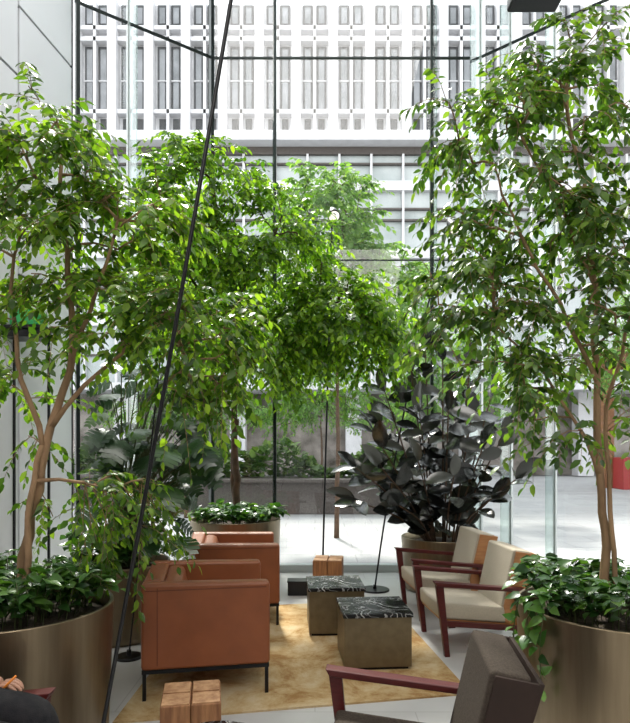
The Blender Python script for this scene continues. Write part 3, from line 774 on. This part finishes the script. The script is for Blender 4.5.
# ------------------------------------------------------------------ seated person
PX = -1.50
ch4 = wood_chair((PX - 0.02, 2.22), math.radians(0), M['taupe'])
pe = empty('seated_person', (PX, 2.22, 0), 0)
def skinned(name, verts, edges, rad, mat, parent, root=0, sub=2):
    me = bpy.data.meshes.new(name); me.from_pydata(verts, edges, []); me.materials.append(mat)
    o = bpy.data.objects.new(name, me); link(o, parent)
    m = o.modifiers.new('skin', 'SKIN'); m.use_smooth_shade = True
    for i, rr in enumerate(rad):
        sv = me.skin_vertices[0].data[i]; sv.radius = rr if isinstance(rr, tuple) else (rr, rr); sv.use_root = (i == root)
    s = o.modifiers.new('sub', 'SUBSURF'); s.levels = sub; s.render_levels = sub
    return o
vs = [(-0.06, 0, 0.55), (-0.09, 0, 0.68), (-0.10, 0, 0.86), (-0.09, 0, 1.0), (-0.08, 0, 1.10)]
rd = [(0.13, 0.15), (0.115, 0.14), (0.12, 0.16), (0.10, 0.13), 0.055]
ed = [(0, 1), (1, 2), (2, 3), (3, 4)]
for s in (-1, 1):
    k = len(vs)
    wx = (0.10, s * 0.29, 0.635) if s > 0 else (0.14, s * 0.12, 0.70)
    vs += [(-0.09, s * 0.17, 1.01), (-0.08, s * 0.26, 0.80), wx]
    rd += [0.065, 0.048, 0.032]; ed += [(3, k), (k, k + 1), (k + 1, k + 2)]
    k = len(vs)
    vs += [(0.04, s * 0.10, 0.53), (0.43, s * 0.12, 0.565), (0.44, s * 0.12, 0.30), (0.40, s * 0.12, 0.11)]
    rd += [0.11, 0.09, 0.072, 0.05]; ed += [(0, k), (k, k + 1), (k + 1, k + 2), (k + 2, k + 3)]
skinned('clothed_body', vs, ed, rd, M['cloth'], pe)
for s in (-1, 1):
    skinned('shoe_%s' % ('right' if s < 0 else 'left'), [(0.37, s * 0.12, 0.055), (0.43, s * 0.12, 0.045), (0.50, s * 0.125, 0.035)], [(0, 1), (1, 2)], [0.042, 0.042, 0.032], M['black'], pe)
def ellipsoid(name, c, rad, mat, parent, seg=28, fn=None):
    V, F = [], []
    rings = seg // 2
    for i in range(rings + 1):
        th = math.pi * i / rings
        for j in range(seg):
            ph = 2 * math.pi * j / seg
            p = [math.sin(th) * math.cos(ph), math.sin(th) * math.sin(ph), math.cos(th)]
            if fn: p = fn(p)
            V.append((c[0] + rad[0] * p[0], c[1] + rad[1] * p[1], c[2] + rad[2] * p[2]))
    for i in range(rings):
        for j in range(seg):
            q = (j + 1) % seg
            F.append((i * seg + j, (i + 1) * seg + j, (i + 1) * seg + q, i * seg + q))
    return mesh_obj(name, V, F, mat, parent, smooth=True)
def headfn(p):
    x, y, z = p
    if z < 0: y *= 1 - 0.28 * (-z); x = x * (1 - 0.12 * (-z)) + 0.10 * (-z)
    return [x, y, z]
skinned('neck', [(-0.085, 0, 1.08), (-0.07, 0, 1.18)], [(0, 1)], [0.052, 0.05], M['skin'], pe)
hc = (-0.03, 0, 1.25)
ellipsoid('head', hc, (0.10, 0.078, 0.118), M['skin'], pe, 32, headfn)
ellipsoid('hair', (-0.045, 0, 1.285), (0.104, 0.087, 0.098), M['hair'], pe, 32)
skinned('nose', [(0.066, 0, 1.265), (0.085, 0, 1.235), (0.078, 0, 1.225)], [(0, 1), (1, 2)], [0.008, 0.012, 0.013], M['skin'], pe)
for s in (-1, 1):
    ellipsoid('eye_%s' % ('r' if s < 0 else 'l'), (0.055, s * 0.03, 1.255), (0.012, 0.013, 0.010), M['eyew'], pe, 12)
    ellipsoid('iris_%s' % ('r' if s < 0 else 'l'), (0.064, s * 0.03, 1.254), (0.005, 0.006, 0.006), M['hair'], pe, 10)
    ellipsoid('ear_%s' % ('r' if s < 0 else 'l'), (-0.03, s * 0.078, 1.245), (0.018, 0.010, 0.03), M['skin'], pe, 14)
ellipsoid('mouth', (0.066, 0, 1.195), (0.010, 0.022, 0.007), M['lip'], pe, 14)
def hand(name, w, ang, s):
    c, sn = math.cos(ang), math.sin(ang)
    def T(x, y, z): return (w[0] + c * x - sn * y, w[1] + sn * x + c * y, w[2] + z)
    skinned(name + '_palm', [T(-0.02, 0, 0.0), T(0.02, 0, 0.002), T(0.07, 0, 0.0)], [(0, 1), (1, 2)], [(0.022, 0.02), (0.016, 0.034), (0.013, 0.038)], M['skin'], pe)
    for i, (dy, L) in enumerate(((-0.030, 0.066), (-0.010, 0.076), (0.011, 0.071), (0.030, 0.056))):
        skinned(name + '_finger_%d' % (i + 1), [T(0.055, dy * 0.9, 0), T(0.08 + L * 0.35, dy * 1.1, 0.004), T(0.08 + L * 0.7, dy * 1.15, -0.010), T(0.08 + L * 0.9, dy * 1.15, -0.028)], [(0, 1), (1, 2), (2, 3)], [0.0095, 0.009, 0.008, 0.0065], M['skin'], pe, sub=1)
    skinned(name + '_thumb', [T(0.01, -s * 0.025, 0), T(0.045, -s * 0.052, -0.004), T(0.075, -s * 0.055, -0.012)], [(0, 1), (1, 2)], [0.012, 0.010, 0.0075], M['skin'], pe, sub=1)
hand('left_hand', (0.13, 0.295, 0.600), 0.0, 1)
hand('right_hand', (0.17, -0.11, 0.69), 0.3, -1)
tube_obj('pen', [([(0.20, 0.245, 0.580), (0.27, 0.25, 0.65)], [0.005, 0.005])], M['pen'], pe, 8)

# ------------------------------------------------------------------ world, lights, camera
w = bpy.data.worlds.new('sky'); scene.world = w; w.use_nodes = True
nt = w.node_tree; nt.nodes.clear()
o = nt.nodes.new('ShaderNodeOutputWorld'); bg = nt.nodes.new('ShaderNodeBackground')
tc = nt.nodes.new('ShaderNodeTexCoord'); sx = nt.nodes.new('ShaderNodeSeparateXYZ'); rr = nt.nodes.new('ShaderNodeValToRGB')
nt.links.new(tc.outputs['Generated'], sx.inputs[0]); nt.links.new(sx.outputs['Z'], rr.inputs[0])
rr.color_ramp.elements[0].color = (1, 0.99, 0.97, 1); rr.color_ramp.elements[1].color = (0.86, 0.92, 1, 1)
nt.links.new(rr.outputs[0], bg.inputs[0]); bg.inputs[1].default_value = 2.15
nt.links.new(bg.outputs[0], o.inputs[0])

sl = bpy.data.lights.new('sun', 'SUN'); sl.energy = 5.5; sl.angle = math.radians(6); sl.color = (1, 0.96, 0.88)
so = bpy.data.objects.new('sun', sl); COL.objects.link(so)
d = Vector((0.22, -1.0, -1.3)); so.rotation_euler = d.to_track_quat('-Z', 'Y').to_euler(); so.location = (0, 10, 20)

def area(name, loc, size, energy, tgt, col=(1, 0.96, 0.91)):
    l = bpy.data.lights.new(name, 'AREA'); l.shape = 'RECTANGLE'; l.size = size[0]; l.size_y = size[1]; l.energy = energy; l.color = col
    ob_ = bpy.data.objects.new(name, l); COL.objects.link(ob_); ob_.location = loc
    ob_.rotation_euler = (Vector(tgt) - Vector(loc)).to_track_quat('-Z', 'Y').to_euler()
area('interior_fill', (0, 0.5, 10.8), (5, 5), 300, (0, 1.5, 0))  # added fill lamp high in the room, lifts the dark interior
area('interior_fill', (0, -3.0, 6.0), (5, 3), 150, (0, 5, 1.0))  # added fill behind the camera, hangs free below the ceiling

cam = bpy.data.cameras.new('camera'); co = bpy.data.objects.new('camera', cam); COL.objects.link(co)
co.location = (0, 0, 1.6); co.rotation_euler = (math.radians(90), 0, 0)
cam.lens = 29.9; cam.sensor_width = 36; cam.shift_y = 0.1155; cam.clip_end = 300
scene.camera = co
scene.view_settings.view_transform = 'Standard'
scene.view_settings.look = 'None'
scene.view_settings.exposure = 0.55
